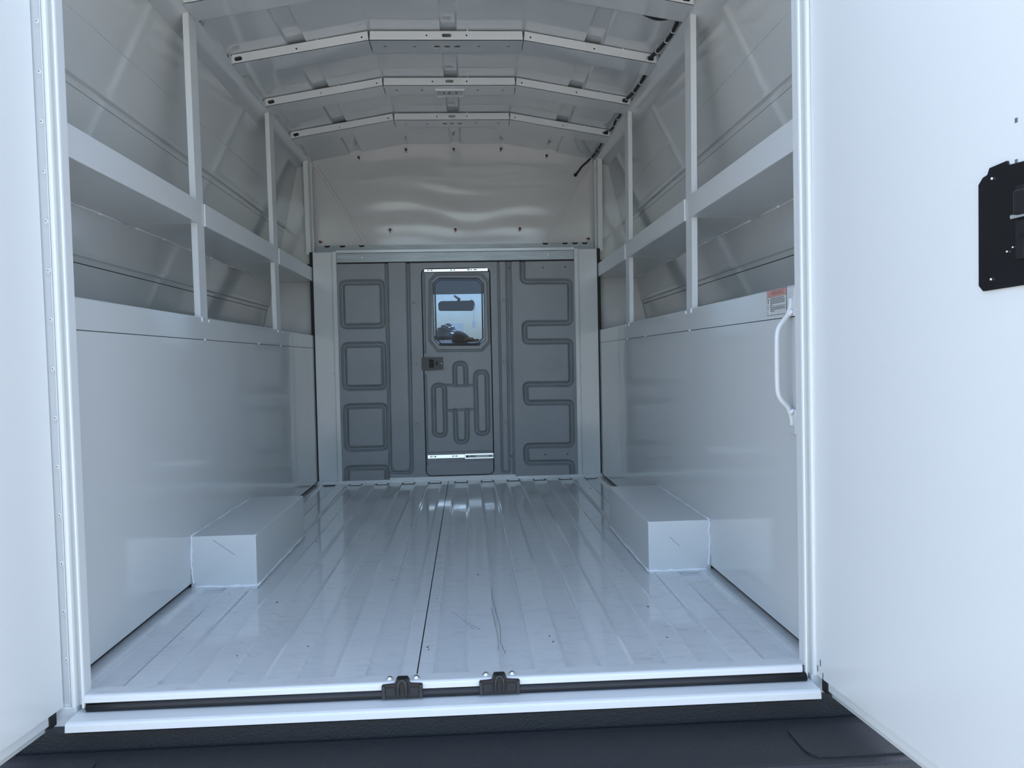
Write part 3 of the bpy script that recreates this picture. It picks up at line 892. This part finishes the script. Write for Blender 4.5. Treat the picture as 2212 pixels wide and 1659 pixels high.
def h_door(X, Z):
    h = np.zeros_like(X)
    for l, c in wide:
        h = np.maximum(h, groove(poly_dist(X, Z, l, c), 0.0125, 0.020))
    for l in (uB, uD):
        h = np.maximum(h, groove(poly_dist(X, Z, l), 0.0125, 0.020))
    for l in thin:
        h = np.maximum(h, groove(poly_dist(X, Z, l), 0.0060, 0.011))
    h = np.maximum(h, groove(poly_dist(X, Z, oct_out, True), 0.0066, 0.012))
    h = np.maximum(h, 0.006 * ((Z < 0.140) & (Z > 0.0895)))
    h = np.maximum(h, 0.010 * (Z > 1.0235))
    h = np.maximum(h, groove(poly_dist(X, Z, [(-0.160, 1.02), (-0.163, 0.63)]), 0.005, 0.009))
    h = np.maximum(h, groove(poly_dist(X, Z, [(-0.163, 0.52), (-0.165, 0.08)]), 0.005, 0.009))
    return h
door_out = rr(-0.1705, 0.1620, 0.0235, 1.0405, 0.026)
kd, kw = inpoly(door_out), inpoly(oct_in)
heightfield('door_panel', -0.1705, 0.1620, 0.0235, 1.0405, 0.0026, h_door, YD, 'grey', sdoor, lambda x, z: kd(x, z) & ~kw(x, z))
tube('edge_gasket', [(x, YD + 0.001, z) for x, z in door_out], 0.0022, 'black', sdoor, 6, closed=True)
def ring(name, pts, r, mat, parent, y):
    return tube(name, [(x, y, z) for x, z in pts], r, mat, parent, 6, closed=True)
win = prism('window', [(x, z) for x, z in oct_in], 'y', YD + 0.006, YD + 0.010, 'glass', sdoor)
tag(win, 'tinted window pane with cut corners')
ring('window_gasket', oct_in, 0.0018, 'black', win, YD - 0.0002)
ring('inner_frame', [(x * 0.93 + 0.0005, (z - 0.828) * 0.955 + 0.828) for x, z in oct_in], 0.0045, 'grey', win, YD + 0.014)
for (a, b, c, d) in ((-0.200, -0.150, 0.0, 1.072), (0.142, 0.195, 0.0, 1.072), (-0.150, 0.142, 1.012, 1.072), (-0.150, 0.142, 0.0, 0.05)):
    box('leak_blocker', a, b, 2.422, 2.436, c, d, 'dark', sdoor)  # unseen dark ring added to block cab light in the door gap
# slides
bs = box('slide_rail', -0.163, 0.162, YD - 0.003, YD + 0.003, 0.1085, 0.1265, 'zinc', sdoor, 0.001)
tag(bs, 'bright zinc drawer slide at the foot of the door')
box('slide_carriage', 0.0195, 0.163, YD - 0.010, YD - 0.003, 0.1025, 0.1295, 'zinc', bs, 0.0018)
box('carriage_channel', 0.0245, 0.161, YD - 0.0106, YD - 0.0098, 0.1085, 0.1225, 'galv', bs)
for x, wd in ((-0.150, .008), (-0.138, .004), (-0.129, .009), (-0.042, .007), (-0.031, .004), (-0.024, .008)):
    box('slide_slot', x, x + wd, YD - 0.0035, YD - 0.0028, 0.1155, 0.1205, 'dark', bs)
for x, wd, h in ((0.027, .011, .008), (0.044, .030, .004), (0.140, .010, .005)):
    box('slide_slot', x, x + wd, YD - 0.0112, YD - 0.0104, 0.116 - h / 2, 0.116 + h / 2, 'dark', bs)
tsd = box('slide_rail', -0.158, 0.150, YD - 0.004, YD + 0.002, 1.0255, 1.0385, 'zinc', sdoor, 0.001)
tag(tsd, 'bright zinc slide along the top of the door')
box('slide_carriage', 0.0635, 0.154, YD - 0.010, YD - 0.004, 1.0245, 1.0395, 'zinc', tsd, 0.0015)
for x, wd in ((-0.143, .007), (-0.133, .004), (-0.125, .008), (-0.030, .007), (-0.020, .003), (-0.013, .006), (0.053, .010)):
    box('slide_slot', x, x + wd, YD - 0.0046, YD - 0.0038, 1.030, 1.0355, 'dark', tsd)
for x, wd in ((0.068, .008), (0.084, .015)):
    box('slide_slot', x, x + wd, YD - 0.0106, YD - 0.0098, 1.0305, 1.0355, 'dark', tsd)
# latch
lp = prism('latch_plate', fillet([(-0.181, 0.548), (-0.175, 0.543), (-0.076, 0.547), (-0.076, 0.607), (-0.175, 0.609), (-0.181, 0.603)], 0.004, True), 'y', YD - 0.012, YD - 0.0005, 'latch', sdoor)
tag(lp, 'dark plastic latch plate with two openings')
prism('latch_opening', [(-0.144, 0.556), (-0.121, 0.556), (-0.120, 0.593), (-0.125, 0.597), (-0.144, 0.597)], 'y', YD - 0.0126, YD - 0.0115, 'dark', lp)
prism('latch_opening', slot2d(-0.107, 0.577, 0.009, 0.021, 6), 'y', YD - 0.0126, YD - 0.0115, 'dark', lp)
lathe_y('latch_screw', [(0.0036, 0), (0.0034, 0.001), (0.002, 0.002)], 'paper', lp, (-0.0835, YD - 0.012, 0.577), 10)

# ------------------------------------------------------------------ wiring harness on the right rail
hn = thing('wiring_harness', 'black loom of wires tied along the right roof rail, its end hanging free', 'wiring', (0.69, 1.5, 1.575))
segs = [[(0.690, 0.800, 1.592), (0.690, 0.83, 1.580), (0.691, 0.905, 1.574), (0.689, 0.98, 1.578), (0.686, 1.06, 1.584), (0.679, 1.132, 1.590), (0.672, 1.145, 1.590)],
        [(0.690, 1.245, 1.590), (0.691, 1.275, 1.577), (0.689, 1.36, 1.575), (0.688, 1.46, 1.581), (0.684, 1.54, 1.588), (0.678, 1.569, 1.590), (0.671, 1.58, 1.590)],
        [(0.691, 1.70, 1.588), (0.692, 1.745, 1.579), (0.690, 1.80, 1.585), (0.689, 1.88, 1.573), (0.689, 1.96, 1.585), (0.679, 2.010, 1.590), (0.672, 2.02, 1.590)],
        [(0.690, 2.13, 1.594), (0.691, 2.20, 1.584), (0.692, 2.30, 1.590), (0.698, 2.40, 1.598), (0.690, 2.47, 1.596), (0.672, 2.497, 1.581), (0.646, 2.502, 1.560), (0.629, 2.502, 1.538), (0.614, 2.500, 1.520)]]
for i, sgm in enumerate(segs):
    p = smoothpath(sgm, 6)
    tube('wire_loom', p, 0.0062 if i < 2 else 0.0048, 'loom', hn, 8)
    for j in (10, 16, 24, 33):
        if j < len(p) - 1 and not (i == 3 and j > 30):
            q = p[j]; d = (p[j + 1] - p[j]).normalized() * 0.0012
            tube('cable_tie', [q - d, q + d], 0.0078 if i < 2 else 0.0062, 'tie', hn, 8)
tube('connector', [(0.6165, 2.500, 1.5235), (0.6135, 2.500, 1.5195), (0.609, 2.500, 1.5135), (0.607, 2.500, 1.511)], [0.004, 0.0082, 0.0082, 0.005], 'loom', hn, 8)
for k, dz in enumerate((0.0, 0.003, 0.0055)):
    tube('branch_wire', smoothpath([(0.500, 0.822, 1.648), (0.549, 0.822, 1.617 - dz * 0.2), (0.585, 0.825, 1.606 - dz * .6), (0.622, 0.826, 1.593 - dz), (0.656, 0.823, 1.592 - dz), (0.687, 0.815, 1.594)], 5), 0.0022, 'loom', hn, 6)
    tube('branch_wire', smoothpath([(0.500, 1.70, 1.650), (0.55, 1.70, 1.622), (0.60, 1.702, 1.604 - dz * .6), (0.65, 1.70, 1.596 - dz * .4), (0.687, 1.70, 1.594)], 5), 0.0018, 'loom', hn, 6)
tube('branch_wire', smoothpath([(0.560, 2.14, 1.636), (0.575, 2.25, 1.622), (0.61, 2.36, 1.607), (0.655, 2.43, 1.598), (0.690, 2.46, 1.596)], 5), 0.0016, 'roof', hn, 6)

# ------------------------------------------------------------------ grab handle on the right band
gh = thing('grab_handle', 'white bent tube grab handle on the right wall by the doorway', 'handle', (0.70, 0.03, 0.43))
hp = [(0.6955, 0.028, 0.700), (0.694, 0.028, 0.682), (0.687, 0.028, 0.664), (0.674, 0.028, 0.648), (0.667, 0.028, 0.632), (0.6655, 0.028, 0.600), (0.6655, 0.028, 0.545), (0.667, 0.028, 0.512), (0.674, 0.028, 0.496), (0.687, 0.028, 0.481), (0.694, 0.028, 0.462), (0.6955, 0.028, 0.445)]
tube('grip_tube', smoothpath(hp, 5), 0.0055, 'trim', gh, 14)
for z0, z1 in ((0.664, 0.722), (0.428, 0.478)):
    mp = box('mounting_plate', 0.6945, 0.6995, 0.012, 0.044, z0, z1, 'trim', gh, 0.0015)
    zc = z0 + 0.006 if z0 > 0.6 else z1 - 0.006
    tube('weld_bead', [(0.693, 0.026, zc - 0.004), (0.690, 0.020, zc), (0.694, 0.016, zc + 0.005)], 0.0040, 'caulk', gh, 7)

# ------------------------------------------------------------------ warning label
wlb = thing('warning_label', 'pale warning sticker with a faded red heading beside the grab handle', 'label', (0.6995, 0.112, 0.672))
XL = 0.6994
def lbl(name, y0, y1, z0, z1, mat, parent, dep):
    return box(name, XL - dep, XL + 0.0004, y0, y1, z0, z1, mat, parent)
def zt(y, v):      # sticker follows the band, v 0..1 from the bottom
    return 0.6725 + v * 0.0525
bkp = lbl('sticker', 0.0600, 0.1650, 0.6720, 0.7255, 'label_pale', wlb, 0.0)
lbl('heading_block', 0.0610, 0.1640, 0.7105, 0.7250, 'label_red', bkp, 0.0003)
for z in (0.7102, 0.6903, 0.6720, 0.7251):
    lbl('rule_line', 0.0600, 0.1650, z, z + 0.0006, 'label_ink', bkp, 0.0005)
for y in (0.0600, 0.1643):
    lbl('rule_line', y, y + 0.0007, 0.6720, 0.7257, 'label_ink', bkp, 0.0005)
ink = M['label_ink2']
cu = bpy.data.curves.new('warning_text', 'FONT')
cu.body = 'WARNING'
cu.size = 0.0150
cu.align_x = 'CENTER'; cu.align_y = 'CENTER'
tmp = bpy.data.objects.new('tmp_text', cu)
COL.objects.link(tmp)
bpy.context.view_layer.update()
tm = bpy.data.meshes.new_from_object(tmp.evaluated_get(bpy.context.evaluated_depsgraph_get()))
bpy.data.objects.remove(tmp)
for vtx in tm.vertices:
    x, y, z = vtx.co
    vtx.co = (0, -x, y)
tm.materials.clear(); tm.materials.append(ink)
to = bpy.data.objects.new('heading_text', tm)
reg(to, bkp, (XL - 0.0008, 0.1065, 0.7177))
tube('alert_triangle', [(XL - .0005, 0.1545, 0.7130), (XL - .0005, 0.1475, 0.7130), (XL - .0005, 0.1510, 0.7222)], 0.0005, ink, bkp, 5, closed=True)
def textline(y0, y1, z):
    y = y0
    while y > y1 + 0.004:
        wd = random.uniform(0.004, 0.010)
        e = max(y - wd, y1)
        lbl('text_word', e, y, z, z + 0.0016, 'label_ink', bkp, 0.0004)
        y = e - 0.0012
for i, (end) in enumerate((0.074, 0.068, 0.066, 0.069, 0.134)):
    textline(0.148, end, 0.7066 - 0.0034 * i)
for i, end in enumerate((0.067, 0.065, 0.124)):
    textline(0.148, end, 0.6868 - 0.0034 * i)
lbl('pictogram', 0.152, 0.1625, 0.6920, 0.7090, 'caulk', bkp, 0.0003)
lbl('pictogram', 0.152, 0.1625, 0.6735, 0.6890, 'caulk', bkp, 0.0003)
for a, b2, c, d in ((0.154, 0.7035, 0.161, 0.7080), (0.1545, 0.6975, 0.160, 0.7030), (0.153, 0.6935, 0.157, 0.6965)):
    lbl('pictogram_figure', a, c, b2, d, 'label_ink', bkp, 0.0005)
lbl('pictogram_figure', 0.1558, 0.1588, 0.6810, 0.6885, 'label_ink', bkp, 0.0005)
for q in (1, -1):
    tube('pictogram_cross', [(XL - .0004, 0.1573 - 0.003 * q, 0.6742), (XL - .0004, 0.1573 + 0.003 * q, 0.6795)], 0.0005, 'label_ink', bkp, 5)

# ------------------------------------------------------------------ latch strikers on the threshold
for k, xc in enumerate((-0.0875, 0.0910)):
    st = thing('door_striker', ['black door striker left of the floor centre on the threshold', 'black door striker right of the floor centre on the threshold'][k], 'striker', (xc, -0.08, -0.02), 'door strikers on the threshold')
    h_ = fillet([(-0.0375, -0.027), (0.0375, -0.027), (0.0375, -0.0015), (0.0135, -0.0005), (0.010, 0.0085), (-0.010, 0.0085), (-0.0135, -0.0005), (-0.0375, -0.0015)], 0.003, True, 3)
    prism('housing', [(xc + x, z) for x, z in h_], 'y', -0.0885, -0.072, 'black', st)
    for s in (-1, 1):
        box('pocket', xc + s * 0.013, xc + s * 0.0305, -0.0905, -0.0880, -0.0215, -0.0065, 'dark', st, 0.001)
        box('end_block', xc + s * 0.0310, xc + s * 0.0372, -0.0912, -0.0880, -0.0265, -0.0030, 'latch', st, 0.001)
        bo = mk('striker_bolt', *(lambda R, H: ([(R[i] * math.cos(2 * math.pi * a / 14), R[i] * math.sin(2 * math.pi * a / 14), H[i]) for i in range(4) for a in range(14)],
                 [(i * 14 + a, i * 14 + (a + 1) % 14, (i + 1) * 14 + (a + 1) % 14, (i + 1) * 14 + a) for i in range(3) for a in range(14)] + [tuple(range(42, 56)), tuple(range(14))]))((0.0075, 0.0070, 0.0045, 0.0022), (0.0, 0.0012, 0.0040, 0.0052)), 'chrome', st, (xc + s * 0.0245, -0.0665, 0.0012), True)
    tube('striker_loop', smoothpath([(xc - 0.007, -0.090, -0.023), (xc - 0.0075, -0.092, -0.005), (xc - 0.004, -0.090, 0.005), (xc + 0.004, -0.090, 0.005), (xc + 0.0075, -0.092, -0.005), (xc + 0.007, -0.090, -0.023)], 5), 0.0028, 'latch', st, 8)

# ------------------------------------------------------------------ rear doors, open
for s, n_, hx, ang in ((-1, 1, 0.7005, 6.0), (1, 2, 0.6925, 4.6)):
    nm = SIDE[s]
    D = thing('door_%d' % n_, 'white rear door swung open on the %s' % nm + (', black latch plate on its inner face' if s > 0 else ''), 'door', (s * hx, -0.08, -0.05), kind='structure')
    a = math.radians(ang)
    lead = 0.0085 if s < 0 else 0.0
    def dp(u, v, z, s=s, hx=hx, a=a, lead=lead):
        """u along the door away from the hinge, v through its thickness (outwards), z height"""
        x = hx + lead * (z - 0.5) * (1 if s < 0 else 0) + math.sin(a) * u + math.cos(a) * v
        y = -0.078 - math.cos(a) * u + math.sin(a) * v
        return (s * x, y, z)
    def dbox(name, u0, u1, v0, v1, z0, z1, mat, parent, bev=0):
        v = [dp(u, q, z) for u in (u0, u1) for q in (v0, v1) for z in (z0, z1)]
        o = mk(name, v, boxvf(0, 1, 0, 1, 0, 1)[1], mat, parent)
        if bev: bevelled(o, bev)
        return o
    dbox('inner_panel', 0.0, 0.69, 0.0, 0.004, -0.020, 1.66, 'door', D)
    dbox('outer_skin', 0.004, 0.71, 0.004, 0.036, -0.018, 1.66, 'door', D)
    dbox('bottom_rail', 0.034, 0.705, 0.005, 0.044, -0.040, -0.018, 'door', D, 0.002)
    dbox('drip_edge', 0.036, 0.705, 0.012, 0.016, -0.050, -0.038, 'trim', D)
    dbox('seal_block', 0.014, 0.033, 0.003, 0.020, -0.046, -0.0205, 'loom', D, 0.003)
    if s > 0:
        for u, z in ((0.016, 0.008), (0.006, -0.006), (0.025, -0.014)):
            dbox('drain_slot', u, u + 0.0016, -0.0006, 0.001, z - 0.006, z + 0.006, 'dark', D)
        for z in (0.873, 0.822):
            dbox('screw_hole', 0.498, 0.503, -0.0006, 0.001, z - 0.003, z + 0.003, 'galv', D, 0.0005)
        # latch plate with its recessed paddle
        pl_o = [(u - 0.010, 0.5896 + (z - 0.5896) * 0.975) for u, z in [(0.448, 0.676), (0.456, 0.668), (0.62, 0.672), (0.628, 0.680), (0.628, 0.812), (0.62, 0.820), (0.500, 0.826), (0.498, 0.832), (0.468, 0.830), (0.464, 0.822), (0.456, 0.820), (0.448, 0.812)]]
        n = len(pl_o)
        v = [dp(u, -0.003, z) for u, z in pl_o] + [dp(u, 0.0, z) for u, z in pl_o]
        f = [(i, (i + 1) % n, n + (i + 1) % n, n + i) for i in range(n)]
        for t in tessellate_polygon([[Vector((p[0], p[1], 0)) for p in pl_o]]):
            f.append(tuple(t)); f.append(tuple(n + i for i in t))
        pl = mk('latch_plate', v, f, 'plate', D)
        tag(pl, 'black steel latch cover plate')
        dbox('paddle_guard', 0.505, 0.520, -0.006, -0.003, 0.700, 0.790, 'black', pl, 0.001)
        dbox('paddle_lever', 0.512, 0.60, -0.016, -0.003, 0.752, 0.784, 'black', pl, 0.003)
        tube('lever_rod', [dp(0.508, -0.012, 0.752), dp(0.60, -0.014, 0.752)], 0.0038, 'chrome', pl, 8)
        dbox('lever_block', 0.512, 0.60, -0.010, -0.003, 0.728, 0.748, 'black', pl, 0.002)
        for u, z, r in ((0.533, 0.681, 0.0052), (0.462, 0.680, 0.0020), (0.464, 0.809, 0.0022), (0.490, 0.712, 0.0016), (0.500, 0.716, 0.0014)):
            c = Vector(dp(u, -0.003, z)); dn = (Vector(dp(u, -0.006, z)) - c)
            tube('plate_screw', [c, c + dn * 0.6, c + dn], [r, r * 0.9, r * 0.4], 'chrome', pl, 10)

# ------------------------------------------------------------------ bumper, ground
bp = box('rear_bumper', -1.02, 1.02, -0.285, -0.110, -0.26, -0.085, 'bumper', None, 0.012, 3)
tag(bp, 'wide black textured rear step bumper below the sill', 'bumper')
for s in (-1, 1):
    pd = prism('step_pad', fillet([(s * 0.60, -0.262), (s * 0.96, -0.262), (s * 0.96, -0.15), (s * 0.60, -0.15)], 0.03, True), 'z', -0.086, -0.0815, 'bumper', bp)
gnd = box('ground', -60, 60, -60, 80, -0.90, -0.85, 'ground')
tag(gnd, 'pale concrete lot around the truck', 'ground', kind='structure')

# ------------------------------------------------------------------ cab seen through the window
cab = thing('truck_cab', 'truck cab with pale headliner seen through the small window', 'truck cab', (0, 3.2, -0.2))
prism('headliner', [(2.56, 1.16), (3.30, 1.15), (3.55, 1.085), (3.66, 1.020), (3.68, 1.045), (3.58, 1.13), (3.30, 1.20), (2.56, 1.20)], 'x', -0.72, 0.72, 'headliner', cab)
for s in (-1, 1):
    tube('a_pillar', [(s * 0.66, 3.62, 1.05), (s * 0.72, 4.15, 0.66)], 0.04, 'cabdark', cab, 8)
    box('cab_side', s * 0.74, s * 0.78, 2.56, 4.2, -0.5, 0.62, 'door', cab)
    box('b_pillar', s * 0.72, s * 0.77, 2.56, 2.75, 0.6, 1.2, 'cabdark', cab)
box('cab_floor', -0.74, 0.74, 2.56, 4.2, -0.5, -0.46, 'cabdark', cab)
box('hood', -0.75, 0.75, 4.22, 5.2, 0.30, 0.60, 'door', cab, 0.05)
prism('dashboard', [(3.55, -0.4), (3.55, 0.60), (3.62, 0.700), (3.72, 0.726), (4.2, 0.690), (4.2, -0.4)], 'x', -0.74, 0.74, 'cabdark', cab)
wsv = [(-0.66, 3.665, 1.025), (0.66, 3.665, 1.025), (0.72, 4.18, 0.690), (-0.72, 4.18, 0.690)]
mk('windshield', wsv + [(x, y + 0.004, z + 0.004) for x, y, z in wsv], [(0, 1, 2, 3), (7, 6, 5, 4), (0, 4, 5, 1), (1, 5, 6, 2), (2, 6, 7, 3), (3, 7, 4, 0)], 'windshield', cab)
mr = thing('rearview_mirror', 'grey rearview mirror seen through the bulkhead window', 'mirror', (-0.02, 3.6, 0.94))
mo = prism('mirror_housing', fillet([(-0.134, 0.911), (0.088, 0.907), (0.094, 0.955), (0.084, 0.972), (-0.122, 0.971), (-0.136, 0.955)], 0.014, True), 'y', 3.585, 3.615, 'mirror_back', mr)
tube('mirror_stem', [(-0.01, 3.60, 0.968), (0.0, 3.64, 0.985), (-0.03, 3.70, 1.012)], 0.008, 'mirror_back', mr, 8)
prism('mirror_glass', fillet([(-0.130, 0.914), (0.085, 0.910), (0.090, 0.954), (0.081, 0.969), (-0.120, 0.968), (-0.132, 0.954)], 0.012, True), 'y', 3.5838, 3.5852, principled('mirror_tinted', (0.42, 0.47, 0.55), 0.35, 0.2)[0], mr)
tube('mirror_rim', [(0.094, 3.584, 0.915), (0.097, 3.584, 0.950), (0.088, 3.584, 0.970), (0.070, 3.584, 0.9755)], 0.003, 'paper', mr, 6)
cp = thing('cloth_cap', 'black cloth cap lying on the dashboard', 'cap', (0.01, 3.68, 0.71))
cv, cf = [], []
for i in range(9):
    for k in range(14):
        th = math.pi / 2 * i / 8; ph = 2 * math.pi * k / 14
        cv.append((0.005 + 0.062 * math.cos(th) * math.cos(ph), 3.69 + 0.06 * math.cos(th) * math.sin(ph), 0.722 + 0.058 * math.sin(th) * (1 - 0.35 * math.cos(ph) * math.cos(th))))
for i in range(8):
    for k in range(14):
        cf.append((i * 14 + k, i * 14 + (k + 1) % 14, (i + 1) * 14 + (k + 1) % 14, (i + 1) * 14 + k))
mk('crown', cv, cf, 'cap', cp, smooth=True)
prism('brim', fillet([(0.03, 3.66), (0.03, 3.72), (0.115, 3.71), (0.125, 3.69), (0.115, 3.67)], 0.02, True), 'z', 0.722, 0.727, 'cap', cp)
bag = thing('plastic_bag', 'crumpled grey plastic bag on the left of the dashboard', 'bag', (-0.1, 3.86, 0.70))
gv, gf = [], []
for i in range(11):
    for k in range(18):
        th = math.pi * i / 10; ph = 2 * math.pi * k / 18
        rj = 1 + 0.22 * math.sin(3 * ph + 2 * th) + 0.15 * math.sin(5 * th + ph)
        gv.append((-0.095 + 0.072 * rj * math.sin(th) * math.cos(ph), 3.86 + 0.05 * rj * math.sin(th) * math.sin(ph), 0.770 + 0.055 * rj * math.cos(th)))
for i in range(10):
    for k in range(18):
        gf.append((i * 18 + k, i * 18 + (k + 1) % 18, (i + 1) * 18 + (k + 1) % 18, (i + 1) * 18 + k))
mk('bag_film', gv, gf, 'bag', bag, smooth=False)
stp = tube('orange_strap', smoothpath([(0.02, 3.64, 0.718), (0.05, 3.635, 0.728), (0.075, 3.63, 0.733), (0.09, 3.628, 0.722), (0.105, 3.62, 0.706)], 5), 0.005, 'orange')
tag(stp, 'orange strap lying in front of the cap on the dashboard', 'strap')
c1 = box('white_card', -0.092, 0.018, 3.90, 3.903, 0.700, 0.842, 'card')
tag(c1, 'white card standing at the base of the windshield', 'card')
c2 = box('hanging_tag', 0.080, 0.103, 3.74, 3.742, 0.806, 0.848, 'card')
tag(c2, 'small white tag hanging below the mirror', 'tag')
tube('tag_string', [(0.0915, 3.741, 0.846), (0.0915, 3.70, 0.905), (0.090, 3.615, 0.915)], 0.0008, 'paper', c2, 5)
